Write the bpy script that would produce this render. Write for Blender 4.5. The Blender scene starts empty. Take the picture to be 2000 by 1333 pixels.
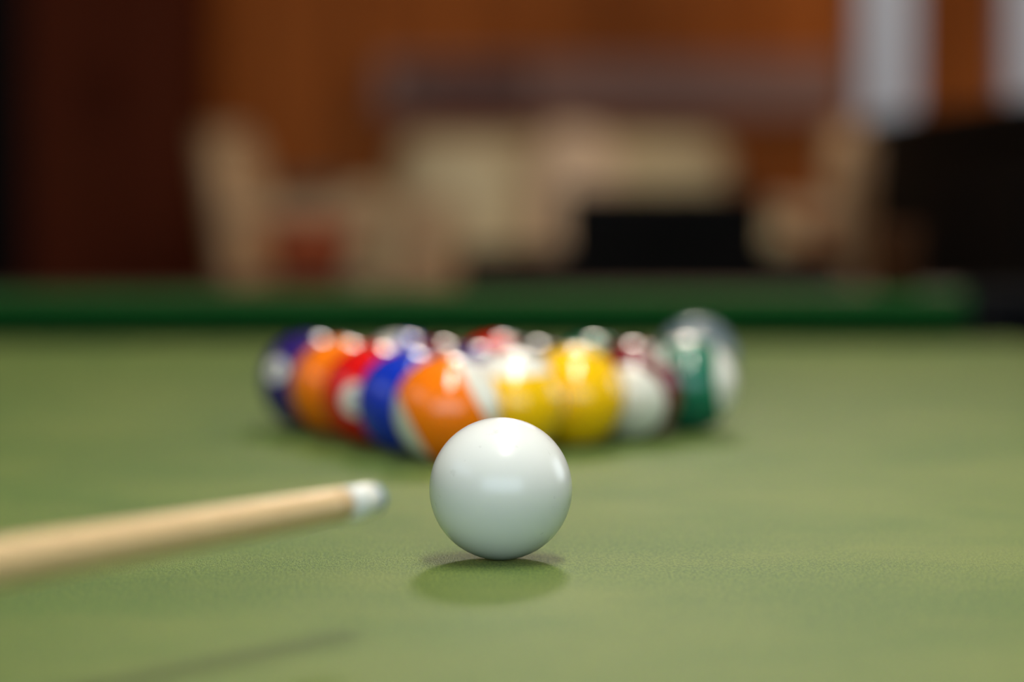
import bpy, bmesh, math, random
from mathutils import Vector, Matrix
random.seed(4)
S = bpy.context.scene
C = S.collection

# ------------------------------------------------------------------ camera, world, exposure, lights
BED = 0.758                     # height of the cloth above the floor
CAMH = 0.158                    # camera above the cloth
cd = bpy.data.cameras.new('camera'); cam = bpy.data.objects.new('camera', cd); C.objects.link(cam)
cam.location = (0, 0, BED + CAMH)
cam.rotation_euler = (math.radians(90 - 3.370), 0, 0)
cd.sensor_width = 36; cd.lens = 105; cd.clip_start = 0.05; cd.clip_end = 60
cd.dof.use_dof = True; cd.dof.focus_distance = 1.186; cd.dof.aperture_fstop = 3.33
S.camera = cam

S.view_settings.view_transform = 'Standard'
S.view_settings.look = 'None'
S.view_settings.gamma = 1
S.view_settings.use_curve_mapping = False
S.view_settings.exposure = 0.07
S.cycles.use_denoising = True
S.cycles.use_adaptive_sampling = False
S.cycles.max_bounces = 8
S.cycles.caustics_reflective = False
S.cycles.caustics_refractive = False

world = bpy.data.worlds.new('sky'); S.world = world; world.use_nodes = True
bg = world.node_tree.nodes['Background']
bg.inputs[0].default_value = (0.62, 0.74, 0.90, 1); bg.inputs[1].default_value = 0.6

def area(name, loc, target, sx, sy, power, col):
    l = bpy.data.lights.new(name, 'AREA'); l.shape = 'RECTANGLE'; l.size = sx; l.size_y = sy
    l.energy = power; l.color = col
    o = bpy.data.objects.new(name, l); C.objects.link(o); o.location = loc
    o.rotation_euler = (Vector(target) - Vector(loc)).to_track_quat('-Z', 'Y').to_euler()
    o['kind'] = 'helper'
    return o
# daylight entering through the windows of the walls behind and beside the camera
area('window_light_rear', (0.3, -2.95, 1.45), (0.3, 1, 1.1), 5.4, 2.3, 90, (0.72, 0.88, 1.0))
area('window_light_left', (-2.52, .55, 2.15), (0.0, 1.2, .9), 2.2, .7, 6, (0.80, 0.91, 1.0))
area('window_light_right', (3.42, 3.2, 1.75), (0.3, 3.0, 1.0), 1.9, 1.3, 16, (0.86, 0.93, 1.0))

# ------------------------------------------------------------------ helpers
def srgb(r, g, b):
    f = lambda c: (c/255/12.92) if c/255 <= .04045 else ((c/255 + .055)/1.055)**2.4
    return (f(r), f(g), f(b), 1)

def material(name, col, rough=.5, metallic=0, **kw):
    m = bpy.data.materials.new(name); m.use_nodes = True
    b = m.node_tree.nodes['Principled BSDF']
    b.inputs['Base Color'].default_value = col
    b.inputs['Roughness'].default_value = rough
    b.inputs['Metallic'].default_value = metallic
    for k, v in kw.items(): b.inputs[k.replace('_', ' ')].default_value = v
    return m

def nodes_of(m):
    nt = m.node_tree
    return nt, nt.nodes['Principled BSDF'], (lambda a, b: nt.links.new(a, b))

def varied(name, c1, c2, scale=(4, 4, 4), rough=.6, detail=5, bump=0, noise=6, **kw):
    """procedural two colour noise material in object space"""
    m = material(name, c1, rough, **kw)
    nt, b, link = nodes_of(m)
    tc = nt.nodes.new('ShaderNodeTexCoord'); mp = nt.nodes.new('ShaderNodeMapping')
    mp.inputs['Scale'].default_value = scale
    no = nt.nodes.new('ShaderNodeTexNoise'); no.inputs['Scale'].default_value = noise; no.inputs['Detail'].default_value = detail
    mx = nt.nodes.new('ShaderNodeMix'); mx.data_type = 'RGBA'
    mx.inputs[6].default_value = c1; mx.inputs[7].default_value = c2
    link(tc.outputs['Object'], mp.inputs[0]); link(mp.outputs[0], no.inputs['Vector'])
    link(no.outputs['Fac'], mx.inputs[0]); link(mx.outputs[2], b.inputs['Base Color'])
    if bump:
        bp = nt.nodes.new('ShaderNodeBump'); bp.inputs['Strength'].default_value = bump; bp.inputs['Distance'].default_value = .002
        link(no.outputs['Fac'], bp.inputs['Height']); link(bp.outputs[0], b.inputs['Normal'])
    return m

def link_mesh(name, bm, mat, parent=None, smooth=False, bevel=0, segs=3):
    me = bpy.data.meshes.new(name); bmesh.ops.recalc_face_normals(bm, faces=bm.faces); bm.to_mesh(me); bm.free()
    if smooth:
        for p in me.polygons: p.use_smooth = True
    o = bpy.data.objects.new(name, me); C.objects.link(o)
    if mat: me.materials.append(mat)
    if parent: o.parent = parent
    if bevel:
        md = o.modifiers.new('bevel', 'BEVEL'); md.width = bevel; md.segments = segs; md.limit_method = 'ANGLE'
    return o

def tag(o, label=None, cat=None, group=None, kind=None):
    if label: o['label'] = label
    if cat: o['category'] = cat
    if group: o['group'] = group
    if kind: o['kind'] = kind
    return o

def empty(name, loc, rz=0):
    o = bpy.data.objects.new(name, None); C.objects.link(o); o.location = loc; o.rotation_euler = (0, 0, rz)
    o.empty_display_size = .05
    return o

def box(bm, x0, x1, y0, y1, z0, z1, mat=None):
    vs = [bm.verts.new((x, y, z)) for x in (x0, x1) for y in (y0, y1) for z in (z0, z1)]
    for f in ((0,1,3,2),(4,6,7,5),(0,4,5,1),(2,3,7,6),(0,2,6,4),(1,5,7,3)):
        bm.faces.new([vs[i] for i in f])
    if mat: bmesh.ops.transform(bm, matrix=mat, verts=vs)
    return vs

def prism(bm, pts, z0, z1):
    """vertical prism over a polygon of (x, y)"""
    a = [bm.verts.new((x, y, z0)) for x, y in pts]; b = [bm.verts.new((x, y, z1)) for x, y in pts]
    n = len(pts)
    bm.faces.new(a[::-1]); bm.faces.new(b)
    for i in range(n): bm.faces.new((a[i], a[(i+1) % n], b[(i+1) % n], b[i]))

def lathe(bm, prof, n=48, mat=None):
    """revolve (r, z) profile round z; closes the ends with a point where r = 0"""
    rings = []; vs = []
    for r, z in prof:
        if r < 1e-7: ring = [bm.verts.new((0, 0, z))]
        else: ring = [bm.verts.new((r*math.cos(2*math.pi*k/n), r*math.sin(2*math.pi*k/n), z)) for k in range(n)]
        rings.append(ring); vs += ring
    for a, b in zip(rings, rings[1:]):
        for k in range(n):
            q = [a[k % len(a)], a[(k+1) % len(a)], b[(k+1) % len(b)], b[k % len(b)]]
            q = [v for i, v in enumerate(q) if v not in q[:i]]
            if len(q) > 2: bm.faces.new(q)
    for ring in (rings[0], rings[-1]):
        if len(ring) > 1:
            try: bm.faces.new(ring)
            except ValueError: pass
    if mat: bmesh.ops.transform(bm, matrix=mat, verts=vs)
    return vs

# ------------------------------------------------------------------ room
X0, X1, Y0, Y1, H = -2.6, 3.5, -3.0, 7.2, 2.75
plaster = varied('cream_plaster', srgb(196, 186, 170), srgb(180, 170, 154), rough=.9)

wallwood = material('wood_panelling', srgb(120, 68, 34), .6, Specular_IOR_Level=.2)
nt, b, link = nodes_of(wallwood)
tc = nt.nodes.new('ShaderNodeTexCoord'); mp = nt.nodes.new('ShaderNodeMapping'); mp.inputs['Scale'].default_value = (9, 1, 1.1)
no = nt.nodes.new('ShaderNodeTexNoise'); no.inputs['Scale'].default_value = 2.4; no.inputs['Detail'].default_value = 6
cr = nt.nodes.new('ShaderNodeValToRGB')
cr.color_ramp.elements[0].position = .3; cr.color_ramp.elements[0].color = srgb(158, 78, 4)
cr.color_ramp.elements[1].position = .7; cr.color_ramp.elements[1].color = srgb(200, 108, 34)
link(tc.outputs['Object'], mp.inputs[0]); link(mp.outputs[0], no.inputs['Vector'])
link(no.outputs['Fac'], cr.inputs[0]); link(cr.outputs[0], b.inputs['Base Color'])

floorwood = varied('floor_boards', srgb(96, 62, 38), srgb(70, 44, 26), scale=(6, .7, 1), rough=.4)

def slab(name, x0, x1, y0, y1, z0, z1, mat, bevel=0):
    bm = bmesh.new(); box(bm, x0, x1, y0, y1, z0, z1)
    return tag(link_mesh(name, bm, mat, bevel=bevel), kind='structure')

slab('floor', X0, X1, Y0, Y1, -.1, 0, floorwood)
slab('ceiling', X0, X1, Y0, Y1, H, H+.1, plaster)

def wall_with_window(name, along, c, t, lo, hi, w0, w1, z0, z1, mat):
    """a wall with one opening; along is 'x' or 'y'"""
    bm = bmesh.new()
    for a0, a1, b0, b1 in ((lo, w0, 0, H), (w1, hi, 0, H), (w0, w1, 0, z0), (w0, w1, z1, H)):
        if along == 'x': box(bm, a0, a1, c, c+t, b0, b1)
        else: box(bm, c, c+t, a0, a1, b0, b1)
    return tag(link_mesh(name, bm, mat), kind='structure')
wall_with_window('wall_rear', 'x', Y0-.1, .1, X0, X1, -2.4, 3.0, .3, 2.6, plaster)
wall_with_window('wall_right', 'y', X1, .1, Y0, Y1, 2.2, 4.2, 1.05, 2.45, plaster)
white = material('white_paint', srgb(226, 226, 222), .45)
def window_frame(name, along, c, w0, w1, z0, z1):
    bm = bmesh.new(); n = 3
    def bar(a0, a1, b0, b1):
        if along == 'x': box(bm, a0, a1, c, c+.05, b0, b1)
        else: box(bm, c, c+.05, a0, a1, b0, b1)
    bar(w0, w1, z0, z0+.05); bar(w0, w1, z1-.05, z1)
    for k in range(n+1):
        a = w0 + (w1-w0-.05)*k/n; bar(a, a+.05, z0+.05, z1-.05)
    return tag(link_mesh(name, bm, white), kind='structure')
wall_with_window('wall_left', 'y', X0-.1, .1, Y0, Y1, -.55, 1.65, 1.8, 2.5, plaster)
window_frame('window_3', 'y', X0-.08, -.55, 1.65, 1.8, 2.5)
window_frame('window_1', 'x', Y0-.08, -2.4, 3.0, .3, 2.6)
window_frame('window_2', 'y', X1+.03, 2.2, 4.2, 1.05, 2.45)

# far wall: vertical timber boards with narrow grooves
bm = bmesh.new(); box(bm, X0, X1, Y1+.02, Y1+.12, 0, H)
k = X0
while k < X1 - .01:
    box(bm, k+.004, min(k+.196, X1), Y1, Y1+.02, 0, H); k += .2
tag(link_mesh('wall_far', bm, wallwood), kind='structure')
slab('baseboard_far', X0, X1, Y1-.02, Y1-.001, 0, .12, material('dark_skirting', srgb(60, 34, 20), .5))

# ------------------------------------------------------------------ lamps
glow = material('lamp_diffuser', (1, 1, 1, 1), .5)
nt, b, link = nodes_of(glow); b.inputs['Emission Color'].default_value = (1, .955, .87, 1); b.inputs['Emission Strength'].default_value = 31
metal_white = material('enamelled_steel', srgb(215, 215, 210), .35)
r = tag(empty('strip_lamp', (.13, 1.17, 1.88)), 'long white strip lamp hanging above the green table', 'lamp')
bm = bmesh.new(); box(bm, -.09, .09, -.51, .51, .02, .07); link_mesh('housing', bm, metal_white, r, bevel=.008)
bm = bmesh.new(); box(bm, -.075, .075, -.49, .49, 0, .02); link_mesh('diffuser', bm, glow, r)
for y in (-.4, .4):
    bm = bmesh.new(); lathe(bm, [(.003, .07), (.003, H-1.88)], 10, Matrix.Translation((0, y, 0))); link_mesh('suspension_rod', bm, metal_white, r)

bulbm = material('bulb_glow', (1, 1, 1, 1), .5)
nt, b, link = nodes_of(bulbm); b.inputs['Emission Color'].default_value = (1, .90, .76, 1); b.inputs['Emission Strength'].default_value = 64
r = tag(empty('pendant_lamp', (.12, 2.95, 1.66)), 'round white globe pendant lamp hanging beyond the racked balls', 'lamp')
bm = bmesh.new(); lathe(bm, [(.1*math.sin(math.pi*k/20), -.1*math.cos(math.pi*k/20)) for k in range(21)], 40)
link_mesh('globe', bm, bulbm, r, True)
bm = bmesh.new(); lathe(bm, [(.022, .096), (.026, .10), (.026, .14), (.006, .15), (.004, H-1.66)], 20); link_mesh('cord_and_socket', bm, material('black_plastic', srgb(20, 20, 20), .4), r, True)

for lx, ly, lab in ((1.05, 5.75, 'unseen round ceiling lamp added to warm the far wall'),):  # unseen warm lamp, added to brighten the far wall and what stands before it
    warm = material('warm_fill_glow', (1, 1, 1, 1), .5)
    warm.node_tree.nodes['Principled BSDF'].inputs['Emission Color'].default_value = (1, .80, .58, 1)
    warm.node_tree.nodes['Principled BSDF'].inputs['Emission Strength'].default_value = 42
    r = tag(empty('added_fill_lamp', (lx, ly, H-.07)), lab, 'lamp')
    bm = bmesh.new(); lathe(bm, [(0, 0), (.10, .004), (.15, .02), (.16, .04), (0, .04)], 40); link_mesh('diffuser', bm, warm, r, True)
    bm = bmesh.new(); lathe(bm, [(.165, .041), (.17, .05), (.165, .069), (0, .069)], 40); link_mesh('mount', bm, metal_white, r, True)

# ------------------------------------------------------------------ table
TX0, TX1 = -1.312, .466          # playing area between cushion noses
TY1 = 2.650; TY0 = TY1 - 3.569
table = tag(empty('billiard_table', ((TX0+TX1)/2, (TY0+TY1)/2, 0)), 'long wooden billiard table with green cloth bed and green cushions', 'billiard table')
ORG = Vector(table.location)
def tpart(name, bm, mat, smooth=False, bevel=0, segs=3):
    bmesh.ops.translate(bm, vec=-ORG, verts=bm.verts)
    return link_mesh(name, bm, mat, table, smooth, bevel, segs)

def cloth(name, base, light, worn, rough, sheen=.26):
    m = material(name, base, rough)
    nt, b, link = nodes_of(m)
    tc = nt.nodes.new('ShaderNodeTexCoord')
    nap = nt.nodes.new('ShaderNodeMapping'); nap.inputs['Scale'].default_value = (1, .3, 1)
    link(tc.outputs['Object'], nap.inputs[0])
    def noise(scale, detail=3, rough=.6, lay=False):
        n = nt.nodes.new('ShaderNodeTexNoise'); n.inputs['Scale'].default_value = scale
        n.inputs['Detail'].default_value = detail; n.inputs['Roughness'].default_value = rough
        link(nap.outputs[0] if lay else tc.outputs['Object'], n.inputs['Vector']); return n
    def mix(fac, a, bcol):
        x = nt.nodes.new('ShaderNodeMix'); x.data_type = 'RGBA'
        for s, v in ((6, a), (7, bcol)):
            if isinstance(v, tuple): x.inputs[s].default_value = v
            else: link(v, x.inputs[s])
        link(fac, x.inputs[0]); return x.outputs[2]
    def ramp(sock, lo, hi):
        r = nt.nodes.new('ShaderNodeMapRange'); r.inputs[1].default_value = lo; r.inputs[2].default_value = hi
        link(sock, r.inputs[0]); return r.outputs[0]
    fib = noise(950, 2, .6, True); patch = noise(7, 3); fine = noise(2000, 1, .6, True)
    c = mix(ramp(fib.outputs['Fac'], .40, .60), base, light)
    c2 = mix(ramp(patch.outputs['Fac'], .40, .66), c, worn)
    # mix only part of the worn colour so the fibres stay readable
    mm = nt.nodes.new('ShaderNodeMix'); mm.data_type = 'RGBA'; mm.inputs[0].default_value = .45
    link(c, mm.inputs[6]); link(c2, mm.inputs[7])
    # chalk specks
    vo = nt.nodes.new('ShaderNodeTexVoronoi'); vo.inputs['Scale'].default_value = 42
    link(tc.outputs['Object'], vo.inputs['Vector'])
    sp = nt.nodes.new('ShaderNodeMapRange'); sp.inputs[1].default_value = .018; sp.inputs[2].default_value = .012
    link(vo.outputs['Distance'], sp.inputs[0])
    c4 = mix(sp.outputs[0], mm.outputs[2], srgb(196, 206, 170))
    link(c4, b.inputs['Base Color'])
    bp = nt.nodes.new('ShaderNodeBump'); bp.inputs['Strength'].default_value = .5; bp.inputs['Distance'].default_value = .0006
    ad = nt.nodes.new('ShaderNodeMath'); ad.operation = 'ADD'; link(fib.outputs['Fac'], ad.inputs[0]); link(fine.outputs['Fac'], ad.inputs[1])
    link(ad.outputs[0], bp.inputs['Height']); link(bp.outputs[0], b.inputs['Normal'])
    b.inputs['Sheen Weight'].default_value = sheen; b.inputs['Sheen Roughness'].default_value = .4
    b.inputs['Sheen Tint'].default_value = srgb(190, 200, 116)
    b.inputs['Specular IOR Level'].default_value = .22
    return m
bedcloth = cloth('green_baize', srgb(42, 76, 30), srgb(94, 116, 48), srgb(114, 124, 60), .58)
cushcloth = cloth('cushion_baize', srgb(0, 66, 20), srgb(4, 78, 24), srgb(2, 72, 22), .95, .0)
railwood = varied('rail_wood', srgb(64, 40, 24), srgb(44, 26, 14), scale=(1, 8, 8), rough=.45)
bodywood = varied('table_wood', srgb(92, 52, 30), srgb(66, 36, 20), scale=(8, 8, 1), rough=.5)
leather = material('black_leather', srgb(5, 6, 10), .8, Specular_IOR_Level=.1)

PR = .047                                         # pocket radius
def pocket_centres():
    out = []
    for sx in (TX0, TX1):
        for sy, off in ((TY0, -.028), ((TY0+TY1)/2, 0), (TY1, .028)):
            dx = .03 if off else .058
            out.append((sx + (dx if sx > 0 else -dx), sy + off, bool(off)))
    return out
PC = pocket_centres()
# cloth bed: a grid whose cells over the pockets are cut away by a boolean free polygon: outer outline with pocket bites
def bed_outline():
    o = .05
    pts = []
    x0, x1, y0, y1 = TX0-o, TX1+o, TY0-o, TY1+o
    def bite(cx, cy, a0, a1, n=14):
        return [(cx + PR*math.cos(math.radians(a0+(a1-a0)*k/n)), cy + PR*math.sin(math.radians(a0+(a1-a0)*k/n))) for k in range(n+1)]
    c = {(round(p[0] > 0), i % 3): p for i, p in enumerate(PC)}
    # counter clockwise from lower left corner; the arcs bulge into the bed
    p = c[(0, 0)]; pts += [(x0, p[1]+PR+.0)] and bite(p[0], p[1], 90, 0)
    p = c[(1, 0)]; pts += bite(p[0], p[1], 180, 90)
    p = c[(1, 1)]; pts += [(x1, p[1]-PR)] + bite(p[0], p[1], 260, 100) + [(x1, p[1]+PR)]
    p = c[(1, 2)]; pts += bite(p[0], p[1], 270, 180)
    p = c[(0, 2)]; pts += bite(p[0], p[1], 360, 270)
    p = c[(0, 1)]; pts += [(x0, p[1]+PR)] + bite(p[0], p[1], 80, -80) + [(x0, p[1]-PR)]
    return pts
bm = bmesh.new(); prism(bm, bed_outline(), BED-.03, BED); tpart('cloth_bed', bm, bedcloth)

# cushions: profile swept along a straight run, ends curved away into the pockets
def cushion(ax, ay, bx, by, nx, ny, e0, e1):
    """from a to b along the nose; (nx, ny) points away from the play area; e0/e1 how far the ends round back"""
    prof = [(.052, .0), (.020, .004), (.004, .026), (.0, .034), (.002, .0375), (.018, .0405), (.052, .043)]   # (back offset, height)
    bm = bmesh.new(); L = math.hypot(bx-ax, by-ay); dx, dy = (bx-ax)/L, (by-ay)/L
    N = 60; rings = []
    for k in range(N+1):
        # denser at the ends
        u = .5 - .5*math.cos(math.pi*k/N); s = u*L
        back = 0
        for e, t in ((e0, s), (e1, L-s)):
            if t < e: back = max(back, .05*(1 - math.sqrt(max(0, 1-((e-t)/e)**2)))*.96)
        ring = [bm.verts.new((ax+dx*s+nx*min(.0525, o+back*(1-o/.0525)), ay+dy*s+ny*min(.0525, o+back*(1-o/.0525)), BED+.0005+z)) for o, z in prof]
        rings.append(ring)
    for a, b in zip(rings, rings[1:]):
        for i in range(len(prof)-1): bm.faces.new((a[i], a[i+1], b[i+1], b[i]))
        bm.faces.new((a[-1], a[0], b[0], b[-1]))
    bm.faces.new(rings[0]); bm.faces.new(rings[-1])
    return bm
MID = (TY0+TY1)/2
g = .052
tpart('cushion', cushion(TX0+g, TY1, TX1-g, TY1, 0, 1, .06, .06), cushcloth, True)
tpart('cushion', cushion(TX0+g, TY0, TX1-g, TY0, 0, -1, .06, .06), cushcloth, True)
for sx, n in ((TX0, -1), (TX1, 1)):
    tpart('cushion', cushion(sx, TY0+g, sx, MID-g, n, 0, .06, .03), cushcloth, True)
    tpart('cushion', cushion(sx, MID+g, sx, TY1-g, n, 0, .03, .06), cushcloth, True)
# wooden rails between the pockets
RO, RI = .175, .0525
def rail(x0, x1, y0, y1):
    bm = bmesh.new(); box(bm, x0, x1, y0, y1, BED-.10, BED+.043); tpart('rail', bm, railwood, bevel=.006)
rail(TX0+.035, TX1-.035, TY1+RI+.001, TY1+RO); rail(TX0+.035, TX1-.035, TY0-RO, TY0-RI-.001)
for a, b in ((TX0-RO, TX0-RI-.001), (TX1+RI+.001, TX1+RO)):
    rail(a, b, TY0+.035, MID-.06); rail(a, b, MID+.06, TY1-.035)
# pockets: black leather liner cups with a raised casing round the outside
for cx, cy, corner in PC:
    bm = bmesh.new()
    ang = math.atan2(cy-MID if corner else 0, cx-(TX0+TX1)/2)
    if corner: ang = math.atan2(1 if cy > MID else -1, 1 if cx > 0 else -1)
    span = 118 if corner else 92; n = 26
    ring = []
    for k in range(n+1):
        a = ang + math.radians(-span + 2*span*k/n)
        ci, si = math.cos(a), math.sin(a)
        ro = PR + (.058 if corner else .05)
        ring.append([bm.verts.new((cx+ci*rr, cy+si*rr, BED+z)) for rr, z in ((PR, -.16), (PR, .030), (PR+.008, .044), (ro-.01, .046), (ro, .036), (ro, -.16))])
    for a, b in zip(ring, ring[1:]):
        for i in range(6): bm.faces.new((a[i], a[(i+1) % 6], b[(i+1) % 6], b[i]))
    bm.faces.new(ring[0]); bm.faces.new(ring[-1])
    tpart('pocket', bm, leather, True)
# table body and legs
bm = bmesh.new(); box(bm, TX0-.13, TX1+.13, TY0-.13, TY1+.13, .50, BED-.165); tpart('frame', bm, bodywood, bevel=.01)
bm = bmesh.new(); box(bm, TX0-.02, TX1+.02, TY0-.02, TY1+.02, BED-.165, BED-.03); tpart('slate', bm, material('slate', srgb(70, 72, 74), .7))
for x in (TX0+.1, TX1-.1):
    for y in (TY0+.12, MID-.6, MID+.6, TY1-.12):
        bm = bmesh.new()
        lathe(bm, [(.05, 0), (.055, .03), (.045, .06), (.06, .12), (.072, .22), (.066, .32), (.045, .40), (.075, .44), (.08, .50)], 28, Matrix.Translation((x, y, 0)))
        tpart('leg', bm, bodywood, True)

# ------------------------------------------------------------------ balls
R = .028575
def ballmat(name, col, stripe=False, disc=.952):
    m = material(name, col, .10)
    nt, b, link = nodes_of(m)
    b.inputs['Coat Weight'].default_value = .5; b.inputs['Coat Roughness'].default_value = .09
    tc = nt.nodes.new('ShaderNodeTexCoord'); sx = nt.nodes.new('ShaderNodeSeparateXYZ'); link(tc.outputs['Object'], sx.inputs[0])
    def absgt(sock, thr, w=.0002):
        a = nt.nodes.new('ShaderNodeMath'); a.operation = 'ABSOLUTE'; link(sock, a.inputs[0])
        r = nt.nodes.new('ShaderNodeMapRange'); r.inputs[1].default_value = thr-w; r.inputs[2].default_value = thr+w
        link(a.outputs[0], r.inputs[0]); return r.outputs[0]
    ivory = srgb(236, 234, 222); cur = col
    def mix(fac, a, c):
        x = nt.nodes.new('ShaderNodeMix'); x.data_type = 'RGBA'; link(fac, x.inputs[0])
        if isinstance(a, tuple): x.inputs[6].default_value = a
        else: link(a, x.inputs[6])
        x.inputs[7].default_value = c; return x.outputs[2]
    if stripe: cur = mix(absgt(sx.outputs['Z'], R*.63), cur, ivory)
    cur = mix(absgt(sx.outputs['X'], R*disc), cur, ivory)
    link(cur, b.inputs['Base Color'])
    return m

def sphere_mesh(name, mat, seg=96, rings=64):
    bm = bmesh.new(); bmesh.ops.create_uvsphere(bm, u_segments=seg, v_segments=rings, radius=R)
    me = bpy.data.meshes.new(name); bm.to_mesh(me); bm.free()
    for p in me.polygons: p.use_smooth = True
    me.materials.append(mat); return me

ink = material('number_ink', srgb(18, 18, 20), .12)
def number_mesh(txt, side):
    """numeral wrapped onto the ball round its +x or -x disc"""
    cu = bpy.data.curves.new('numeral', 'FONT'); cu.body = txt; cu.size = .0135; cu.align_x = 'CENTER'; cu.align_y = 'CENTER'; cu.resolution_u = 4
    t = bpy.data.objects.new('numeral', cu); C.objects.link(t)
    dg = bpy.context.evaluated_depsgraph_get(); dg.update()
    me = bpy.data.meshes.new_from_object(t.evaluated_get(dg))
    bpy.data.objects.remove(t)
    bm = bmesh.new(); bm.from_mesh(me)
    if txt in ('6', '9'):
        vs = [bm.verts.new(p) for p in ((-.0034, -.0066, 0), (.0034, -.0066, 0), (.0034, -.0057, 0), (-.0034, -.0057, 0))]; bm.faces.new(vs)
    bmesh.ops.triangulate(bm, faces=bm.faces)
    bmesh.ops.subdivide_edges(bm, edges=[e for e in bm.edges if e.calc_length() > .0015], cuts=3, use_grid_fill=False)
    for v in bm.verts:
        x, y = v.co.x, v.co.y
        a, e = x/R, y/R
        p = Vector((math.cos(a)*math.cos(e), math.sin(a)*math.cos(e), math.sin(e)))*(R*1.0015)
        v.co = Matrix.Rotation(math.pi if side < 0 else 0, 3, 'Z') @ p
    me2 = bpy.data.meshes.new('number'); bm.to_mesh(me2); bm.free(); me2.materials.append(ink)
    return me2

def frame_from(disc, pole):
    """rotation whose local +x is the number disc direction and local +z the pole, given in (right, towards viewer, up)"""
    cv = lambda v: Vector((v[0], -v[1], v[2])).normalized()
    z = cv(pole); x = cv(disc); x = (x - z*x.dot(z)).normalized(); y = z.cross(x)
    return Matrix((x, y, z)).transposed().to_4x4()

COL = dict(yellow=srgb(255, 200, 0), blue=srgb(0, 48, 185), red=srgb(225, 0, 4), purple=srgb(44, 20, 110), orange=srgb(255, 126, 0),
           green=srgb(0, 108, 80), maroon=srgb(112, 10, 26), black=srgb(12, 12, 14))
AL = math.radians(7.3); DD = .05725
Rv = (DD*math.sin(math.pi/6+AL), DD*math.cos(math.pi/6+AL)); Lv = (-DD*math.sin(math.pi/6-AL), DD*math.cos(math.pi/6-AL))
AX, AY = -.0345, 1.578
GR = 'racked pool balls'
#  (i left steps, j right steps, number, colour, stripe, disc dir, pole dir, label)
RACK = [
 (0,0,'13','orange',True,(.25,-.2,.9),(.88,.05,.47),'orange striped pool ball at the front point of the racked triangle'),
 (0,1,'9','yellow',True,(1,0,0),(-.02,.10,1),'yellow striped pool ball with white top, right behind the front orange ball'),
 (0,2,'1','yellow',False,(-.1,.0,1),(0,1,.1),'solid yellow pool ball in the middle of the triangle\'s right edge'),
 (0,3,'15','maroon',True,(.5,-.5,.7),(-.20,.93,-.30),'maroon striped pool ball with its white cap facing front, right of the solid yellow ball'),
 (0,4,'14','green',True,(-.3,.2,.9),(.96,.12,.10),'green striped pool ball at the right corner of the triangle'),
 (1,0,'2','blue',False,(.1,0,1),(0,1,.1),'solid blue pool ball left of the front orange striped ball'),
 (2,0,'3','red',False,(-.28,.95,.02),(0,.05,1),'solid red pool ball with its number disc facing front, on the left edge'),
 (3,0,'5','orange',False,(.2,0,1),(0,1,.1),'solid orange pool ball between the red and the dark purple balls'),
 (4,0,'4','purple',False,(-.57,.66,.50),(.1,-.3,1),'solid purple pool ball at the left corner of the triangle'),
 (1,1,'12','purple',True,(.1,-.4,.9),(.80,.3,-.5),'purple striped pool ball hidden inside the triangle, behind blue and yellow striped balls'),
 (2,1,'7','maroon',False,(.6,-.6,.2),(0,.2,1),'solid maroon pool ball inside the triangle, behind the blue ball'),
 (3,1,'10','blue',True,(.5,-.4,.6),(-.72,.1,.60),'blue striped pool ball with white top showing in the back row, left half'),
 (1,2,'8','black',False,(.3,-.7,.4),(0,.1,1),'black pool ball inside the triangle, behind the yellow striped ball'),
 (2,2,'11','red',True,(.3,-.3,.9),(-.2,-.96,.1),'red striped pool ball in the middle of the back row'),
 (1,3,'6','green',False,(.4,-.7,.3),(0,.1,1),'solid green pool ball in the back row, behind the solid yellow ball'),
]
mats = {}
for i, j, num, cn, stripe, disc, pole, label in RACK:
    kind = ('striped_' if stripe else 'solid_') + cn
    if kind not in mats: mats[kind] = sphere_mesh('pool_ball', ballmat(kind + '_ball', COL[cn], stripe, {'purple': .966, 'red': .94}.get(cn, .952)))
    o = bpy.data.objects.new('pool_ball', mats[kind]); C.objects.link(o)
    o.matrix_world = Matrix.Translation((AX+i*Lv[0]+j*Rv[0], AY+i*Lv[1]+j*Rv[1], BED+R+.0001)) @ frame_from(disc, pole)
    tag(o, label, 'pool ball', GR)
    for sd in (1, -1):
        n = bpy.data.objects.new('number', number_mesh(num, sd)); C.objects.link(n); n.parent = o

cueballm = material('cue_ball_resin', srgb(236, 238, 234), .22)
nt, b, link = nodes_of(cueballm)
b.inputs['Coat Weight'].default_value = .5; b.inputs['Coat Roughness'].default_value = .22
tc = nt.nodes.new('ShaderNodeTexCoord'); no = nt.nodes.new('ShaderNodeTexNoise'); no.inputs['Scale'].default_value = 170; no.inputs['Detail'].default_value = 4
mr = nt.nodes.new('ShaderNodeMapRange'); mr.inputs[1].default_value = .66; mr.inputs[2].default_value = .74; mr.inputs[4].default_value = .35
mx = nt.nodes.new('ShaderNodeMix'); mx.data_type = 'RGBA'; mx.inputs[6].default_value = srgb(236, 238, 234); mx.inputs[7].default_value = srgb(186, 188, 184)
link(tc.outputs['Object'], no.inputs['Vector']); link(no.outputs['Fac'], mr.inputs[0]); link(mr.outputs[0], mx.inputs[0]); link(mx.outputs[2], b.inputs['Base Color'])
o = bpy.data.objects.new('cue_ball', sphere_mesh('cue_ball', cueballm, 160, 100)); C.objects.link(o)
o.location = (-.0045, 1.190, BED+R+.0001)
tag(o, 'glossy white cue ball on green cloth in front of the rack', 'cue ball')

paleball = material('pale_ball_resin', srgb(122, 138, 148), .25)
o = bpy.data.objects.new('loose_ball', sphere_mesh('loose_ball', paleball)); C.objects.link(o)
for v in o.data.vertices: v.co *= .02625/R
o.location = (.1257, 2.025, BED+.02625+.0001)
tag(o, 'pale blue-grey ball lying alone behind the right corner of the rack', 'ball')

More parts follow.
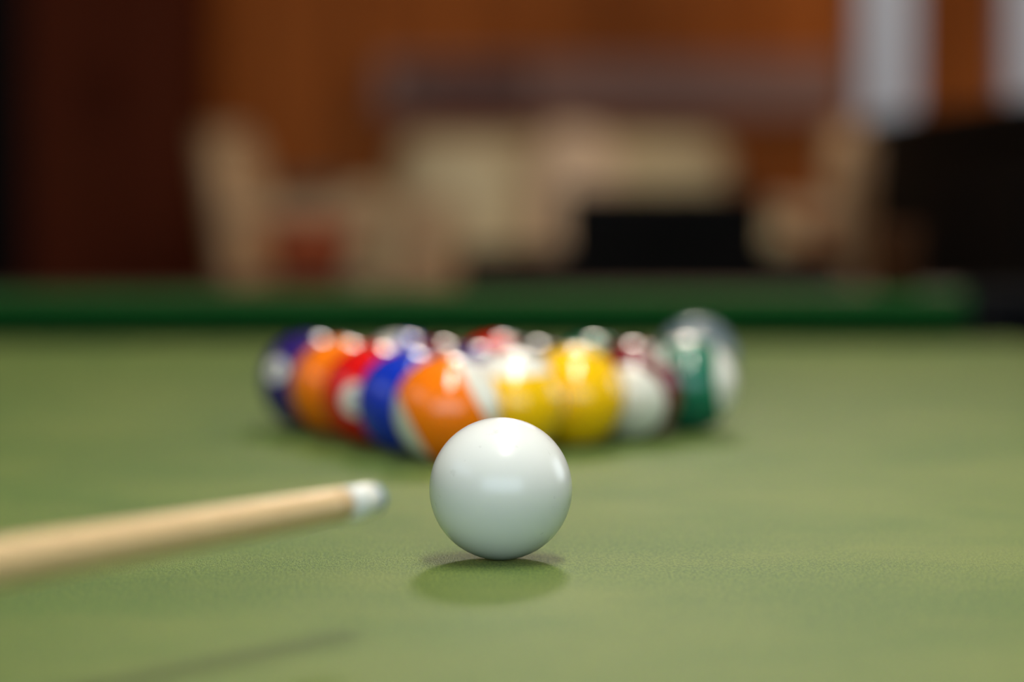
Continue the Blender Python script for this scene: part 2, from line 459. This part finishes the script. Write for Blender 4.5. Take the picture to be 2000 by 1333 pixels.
# ------------------------------------------------------------------ cue stick
tipp = Vector((-.0445, 1.0057, BED+.0456)); farp = Vector((-.1473, .859, BED+.0432))
d = (farp - tipp).normalized()
cue = tag(empty('cue_stick', tipp), 'pale wooden cue stick with white ferrule aimed toward the cue ball', 'cue stick')
q = d.to_track_quat('Z', 'Y').to_matrix().to_4x4()
def cpart(name, prof, mat):
    bm = bmesh.new(); lathe(bm, prof, 48, q); return link_mesh(name, bm, mat, cue, True)
maple = material('maple_shaft', srgb(222, 184, 134), .35)
nt, b, link = nodes_of(maple)
tc = nt.nodes.new('ShaderNodeTexCoord'); mp = nt.nodes.new('ShaderNodeMapping')
mp.inputs['Rotation'].default_value = (0, 0, math.atan2(d.x, d.y)); mp.inputs['Scale'].default_value = (260, 6, 260)
no = nt.nodes.new('ShaderNodeTexNoise'); no.inputs['Scale'].default_value = 1; no.inputs['Detail'].default_value = 4
mx = nt.nodes.new('ShaderNodeMix'); mx.data_type = 'RGBA'; mx.inputs[6].default_value = srgb(230, 198, 148); mx.inputs[7].default_value = srgb(214, 178, 128)
link(tc.outputs['Object'], mp.inputs[0]); link(mp.outputs[0], no.inputs['Vector']); link(no.outputs['Fac'], mx.inputs[0]); link(mx.outputs[2], b.inputs['Base Color'])
cpart('tip', [(0, 0), (.0022, .0003), (.004, .0013), (.0050, .003), (.0053, .0048), (.0053, .006)], material('leather_tip', srgb(120, 150, 165), .8))
cpart('ferrule', [(.0053, .006), (.0056, .0062), (.0057, .021)], material('white_ferrule', srgb(238, 238, 230), .25))
cpart('shaft', [(.0057, .021), (.0058, .03), (.0070, .165), (.0085, .40), (.0108, .78)], maple)
cpart('joint_collar', [(.0108, .78), (.0112, .782), (.0112, .800), (.0109, .802)], material('steel_collar', srgb(180, 180, 180), .2, 1))
cpart('butt', [(.0109, .802), (.013, 1.1), (.0148, 1.43)], varied('dark_butt', srgb(52, 24, 14), srgb(30, 12, 8), rough=.2))
cpart('bumper', [(.0148, 1.43), (.014, 1.445), (.010, 1.455), (0, 1.456)], leather)

# ------------------------------------------------------------------ things beyond the table
# glass on the far rail
amber = material('brown_glaze', srgb(54, 26, 2), .8, Specular_IOR_Level=.15)
bm = bmesh.new(); lathe(bm, [(0, 0), (.019, 0), (.021, .004), (.023, .055), (.0225, .058), (.021, .055), (.019, .008), (0, .007)], 40)
o = link_mesh('tumbler', bm, amber, None, True); o.location = (.358, TY1+.12, BED+.0435)
tag(o, 'small dark brown tumbler standing on the far rail of the billiard table', 'tumbler')

# black counter running away from the table on the right
blackp = material('black_lacquer', srgb(3, 2, 2), .7, Specular_IOR_Level=.10)
r = tag(empty('bar_counter', (.945, 4.19, 0)), 'long black counter standing beyond the right end of the table', 'counter')
bm = bmesh.new(); box(bm, -.345, .35, -.82, .80, .08, .955); link_mesh('body', bm, blackp, r, bevel=.004)
bm = bmesh.new(); box(bm, -.36, .38, -.83, .83, .956, .994); link_mesh('counter_top', bm, blackp, r, bevel=.006)
bm = bmesh.new(); box(bm, -.29, .31, -.76, .76, 0, .08); link_mesh('plinth', bm, blackp, r)
for k in range(3):
    bm = bmesh.new(); box(bm, -.353, -.3455, -.76+k*.515, -.27+k*.515, .14, .90); link_mesh('side_panel', bm, blackp, r, bevel=.002)

# cream chairs seen from the side
cream = varied('cream_shell', srgb(218, 180, 136), srgb(204, 164, 120), rough=.5)
chrome = material('chairs_steel', srgb(150, 150, 150), .3, 1)
def side_chair(loc, rz, label, lean, mat):
    """bar height armchair; local +x is the way it faces"""
    r = tag(empty('bar_chair', loc, rz), label, 'chair', None)
    # backrest: curved tall shell
    bm = bmesh.new(); W = .42; nu, nv = 14, 12
    grid = {}
    for side in (0, 1):
        for a in range(nu+1):
            for c in range(nv+1):
                u = a/nu*2-1; v = c/nv
                w = W/2*(1-.16*v**3)*(1 if v < .8 else math.sqrt(max(.12, 1-((v-.8)/.22)**2)))
                x = -.20 - lean*v + .05*u*u + (.0 if side == 0 else -.03)
                grid[side, a, c] = bm.verts.new((x, u*w, .64+v*(.345)))
    for a in range(nu):
        for c in range(nv):
            for side in (0, 1):
                f = [grid[side, a, c], grid[side, a+1, c], grid[side, a+1, c+1], grid[side, a, c+1]]
                bm.faces.new(f if side else f[::-1])
    for a in range(nu):
        for c in (0, nv): bm.faces.new((grid[0, a, c], grid[0, a+1, c], grid[1, a+1, c], grid[1, a, c]))
    for c in range(nv):
        for a in (0, nu): bm.faces.new((grid[0, a, c], grid[0, a, c+1], grid[1, a, c+1], grid[1, a, c]))
    link_mesh('backrest', bm, mat, r, True)
    bm = bmesh.new(); box(bm, -.21, .22, -.21, .21, .60, .645); link_mesh('seat', bm, mat, r, bevel=.02, segs=4)
    for sy in (-1, 1):
        bm = bmesh.new()
        box(bm, -.19, .17, sy*.235-.02, sy*.235+.02, .82, .85); box(bm, .12, .17, sy*.235-.02, sy*.235+.02, .62, .82)
        link_mesh('armrest', bm, mat, r, bevel=.008)
        for sx in (-1, 1):
            bm = bmesh.new(); a = Vector((sx*.18, sy*.18, .60)); bq = Vector((sx*.24, sy*.24, 0))
            lathe(bm, [(.013, 0), (.013, (bq-a).length)], 16, Matrix.Translation(a) @ (bq-a).to_track_quat('Z', 'Y').to_matrix().to_4x4())
            link_mesh('leg', bm, chrome, r, True)
    return r
side_chair((-.30, 5.55, 0), math.radians(-5), 'cream bar chair turned sideways at left, its tall back leaning outward', .055, cream)
side_chair((.405, 5.30, 0), math.radians(180-6), 'cream bar chair turned sideways beside the black counter', .0, cream)

# cream sofa in the middle
sofam = varied('cream_upholstery', srgb(230, 212, 170), srgb(216, 196, 154), rough=.85, noise=14)
r = tag(empty('high_back_sofa', (.10, 6.35, 0)), 'cream upholstered high-back sofa in front of the brown wall', 'sofa')
bm = bmesh.new(); box(bm, -.36, .38, .20, .34, .40, .98); link_mesh('backrest', bm, sofam, r, bevel=.06, segs=5)
bm = bmesh.new(); box(bm, -.36, .38, -.36, .14, .16, .58); link_mesh('seat', bm, sofam, r, bevel=.04, segs=4)
for s0, hh in ((-.46, .87), (.38, .80)):
    bm = bmesh.new(); box(bm, s0, s0+.10, -.38, .30, .14, hh); link_mesh('armrest', bm, sofam, r, bevel=.045, segs=5)
for x in (-.40, .42):
    for y in (-.32, .26):
        bm = bmesh.new(); lathe(bm, [(.018, 0), (.026, .16)], 16, Matrix.Translation((x, y, 0))); link_mesh('leg', bm, railwood, r, True)
# cushions on the sofa
def cushion_mesh(w, h, t):
    bm = bmesh.new(); bmesh.ops.create_uvsphere(bm, u_segments=40, v_segments=24, radius=1)
    for v in bm.verts:
        p = v.co
        sq = lambda a: math.copysign(abs(a)**.62, a)
        v.co = Vector((sq(p.x)*w/2, p.y*t/2, sq(p.z)*h/2))
    return bm
o = link_mesh('throw_cushion', cushion_mesh(.20, .42, .13), varied('peach_fabric', srgb(244, 214, 182), srgb(238, 206, 172), rough=.9), None, True)
o.location = (.13, 6.41, .79); o.rotation_euler = (math.radians(-6), 0, 0)
tag(o, 'peach coloured throw cushion standing upright on the cream sofa', 'cushion')
o = link_mesh('throw_cushion', cushion_mesh(.25, .37, .14), varied('sand_fabric', srgb(232, 216, 176), srgb(224, 206, 166), rough=.9), None, True)
o.location = (-.108, 6.385, .785); o.rotation_euler = (math.radians(-7), 0, 0)
tag(o, 'sand coloured throw cushion on the left side of the cream sofa', 'cushion')

# black table with a black case
r = tag(empty('black_table', (.215, 4.80, 0)), 'black rectangular table between the green table and the cream sofa', 'table')
bm = bmesh.new(); box(bm, -.30, .30, -.22, .22, .715, .777); link_mesh('tabletop', bm, blackp, r, bevel=.004)
for x in (-.26, .26):
    for y in (-.18, .18):
        bm = bmesh.new(); box(bm, x-.02, x+.02, y-.02, y+.02, 0, .715); link_mesh('leg', bm, blackp, r, bevel=.002)
r = tag(empty('carrying_case', (.245, 4.80, .7775), 0), 'black carrying case lying on the black table', 'case')
bm = bmesh.new(); box(bm, -.16, .155, -.12, .12, 0, .10); link_mesh('body', bm, blackp, r, bevel=.008)
bm = bmesh.new(); box(bm, -.05, .05, -.135, -.121, .030, .042); link_mesh('handle', bm, blackp, r, bevel=.003)

# side table with red pot
r = tag(empty('side_table', (-.365, 4.95, 0)), 'small round wooden side table beside the leaning cream bar chair', 'table')
bm = bmesh.new(); lathe(bm, [(0, .70), (.15, .70), (.155, .71), (.15, .722), (0, .722)], 48); link_mesh('tabletop', bm, bodywood, r)
bm = bmesh.new(); lathe(bm, [(.02, .02), (.02, .70)], 24); link_mesh('pedestal', bm, bodywood, r, True)
bm = bmesh.new(); lathe(bm, [(0, 0), (.14, 0), (.13, .018), (.02, .03), (0, .03)], 40); link_mesh('base', bm, bodywood, r)
bm = bmesh.new(); lathe(bm, [(0, 0), (.042, 0), (.056, .06), (.060, .062), (.060, .078), (.053, .078), (.050, .062), (.038, .012), (0, .012)], 40)
o = link_mesh('clay_pot', bm, varied('terracotta', srgb(214, 104, 58), srgb(200, 94, 50), rough=.8), None, True); o.location = (-.335, 4.95, .7225); o.scale = (1.35, 1.35, 1.2)
tag(o, 'small red clay pot on the round side table', 'pot')
# grey lamp shade like basket behind it
r = tag(empty('table_basket', (-.450, 6.5, 0)), 'grey brown tall woven basket left of the cream sofa', 'basket')
bask = varied('grey_wicker', srgb(120, 108, 90), srgb(96, 86, 70), scale=(1, 1, 12), rough=.9, noise=20)
bm = bmesh.new(); lathe(bm, [(0, 0), (.065, 0), (.073, .4), (.078, .86), (.082, .875), (.078, .885), (.07, .87), (.06, .02), (0, .02)], 48); link_mesh('basket_body', bm, bask, r, True)

# dark wardrobe and black curtain at left
darkred = varied('dark_red_wood', srgb(92, 26, 4), srgb(80, 34, 0), scale=(10, 10, 1), rough=.7, Specular_IOR_Level=.15)
r = tag(empty('wardrobe', (-.90, 6.93, 0)), 'tall dark red-brown wardrobe against the far wall at left', 'wardrobe')
bm = bmesh.new(); box(bm, -.19, .19, -.23, .25, .06, 2.1); link_mesh('body', bm, darkred, r, bevel=.004)
for x0, x1, hx in ((-.187, -.003, -.025), (.003, .187, .025)):
    bm = bmesh.new(); box(bm, x0, x1, -.252, -.231, .08, 2.08); dr = link_mesh('door', bm, darkred, r, bevel=.004)
    bm = bmesh.new(); box(bm, hx-.006, hx+.006, -.275, -.253, 1.02, 1.14); link_mesh('handle', bm, darkred, dr, bevel=.003)
bm = bmesh.new(); box(bm, -.17, .17, -.21, .23, 0, .06); link_mesh('plinth', bm, darkred, r)
bm = bmesh.new(); n = 70; fr = []; bk = []
for k in range(n+1):
    x = -1.95 + .845*k/n; y = 6.95 + .03*math.sin(k*.9)
    fr.append([bm.verts.new((x, y, z)) for z in (.02, 2.45)]); bk.append([bm.verts.new((x, y+.006, z)) for z in (.02, 2.45)])
for k in range(n):
    bm.faces.new((fr[k][0], fr[k+1][0], fr[k+1][1], fr[k][1])); bm.faces.new((bk[k][0], bk[k][1], bk[k+1][1], bk[k+1][0]))
    for e in (0, 1): bm.faces.new((fr[k][e], fr[k+1][e], bk[k+1][e], bk[k][e]))
for k in (0, n): bm.faces.new((fr[k][0], fr[k][1], bk[k][1], bk[k][0]))
r = tag(empty('black_curtain', (0, 0, 0)), 'black curtain hanging at the far left beside the wardrobe', 'curtain')
link_mesh('fabric', bm, material('black_fabric', srgb(14, 12, 11), .95), r, True)
bm = bmesh.new(); lathe(bm, [(.012, -2.0), (.012, -1.10)], 16, Matrix.Translation((0, 6.953, 2.462)) @ Matrix.Rotation(math.pi/2, 4, 'Y')); link_mesh('curtain_rod', bm, chrome, r, True)

# wall shelf
mauve = varied('mauve_board', srgb(168, 124, 108), srgb(152, 110, 96), scale=(1, 8, 8), rough=.6)
r = tag(empty('wall_shelf', (.235, 7.06, 0)), 'long mauve-brown wall shelf above the cream sofa', 'shelf')
bm = bmesh.new(); box(bm, -.55, .55, .0, .139, 1.150, 1.168); link_mesh('top_board', bm, mauve, r, bevel=.002)
bm = bmesh.new(); box(bm, -.55, .55, .0, .139, 1.035, 1.053); link_mesh('bottom_board', bm, mauve, r, bevel=.002)
bm = bmesh.new(); box(bm, -.55, .55, .125, .139, 1.053, 1.150); link_mesh('back_board', bm, mauve, r)
for x0, x1 in ((-.55, -.53), (-.19, .53)):
    bm = bmesh.new(); box(bm, x0, x1+.02, .002, .125, 1.053, 1.150); link_mesh('front_panel' if x1 > 0 else 'end_board', bm, mauve, r)
bm = bmesh.new(); box(bm, -.10, .10, -.045, .045, 0, .078)
o = link_mesh('storage_box', bm, material('dark_plum_card', srgb(116, 78, 72), .7), None, bevel=.004); o.location = (-.115-.0+.0, 7.12, 1.0535)
o.location.x = -.09
tag(o, 'dark plum storage box sitting in the open end of the wall shelf', 'box')

# white posts
postw = material('white_post_paint', srgb(222, 226, 238), .5)
for x, lab in ((.777, 'white square post rising behind the left end of the black counter'), (1.085, 'white square post at the right edge of the picture behind the black counter')):
    r = tag(empty('white_post', (x, 6.25, 0)), lab, 'post', 'white posts beyond the counter')
    bm = bmesh.new(); box(bm, -.055, .055, -.055, .055, .10, H); link_mesh('shaft', bm, postw, r, bevel=.004)
    bm = bmesh.new(); box(bm, -.075, .075, -.075, .075, 0, .10); link_mesh('base', bm, postw, r, bevel=.004)
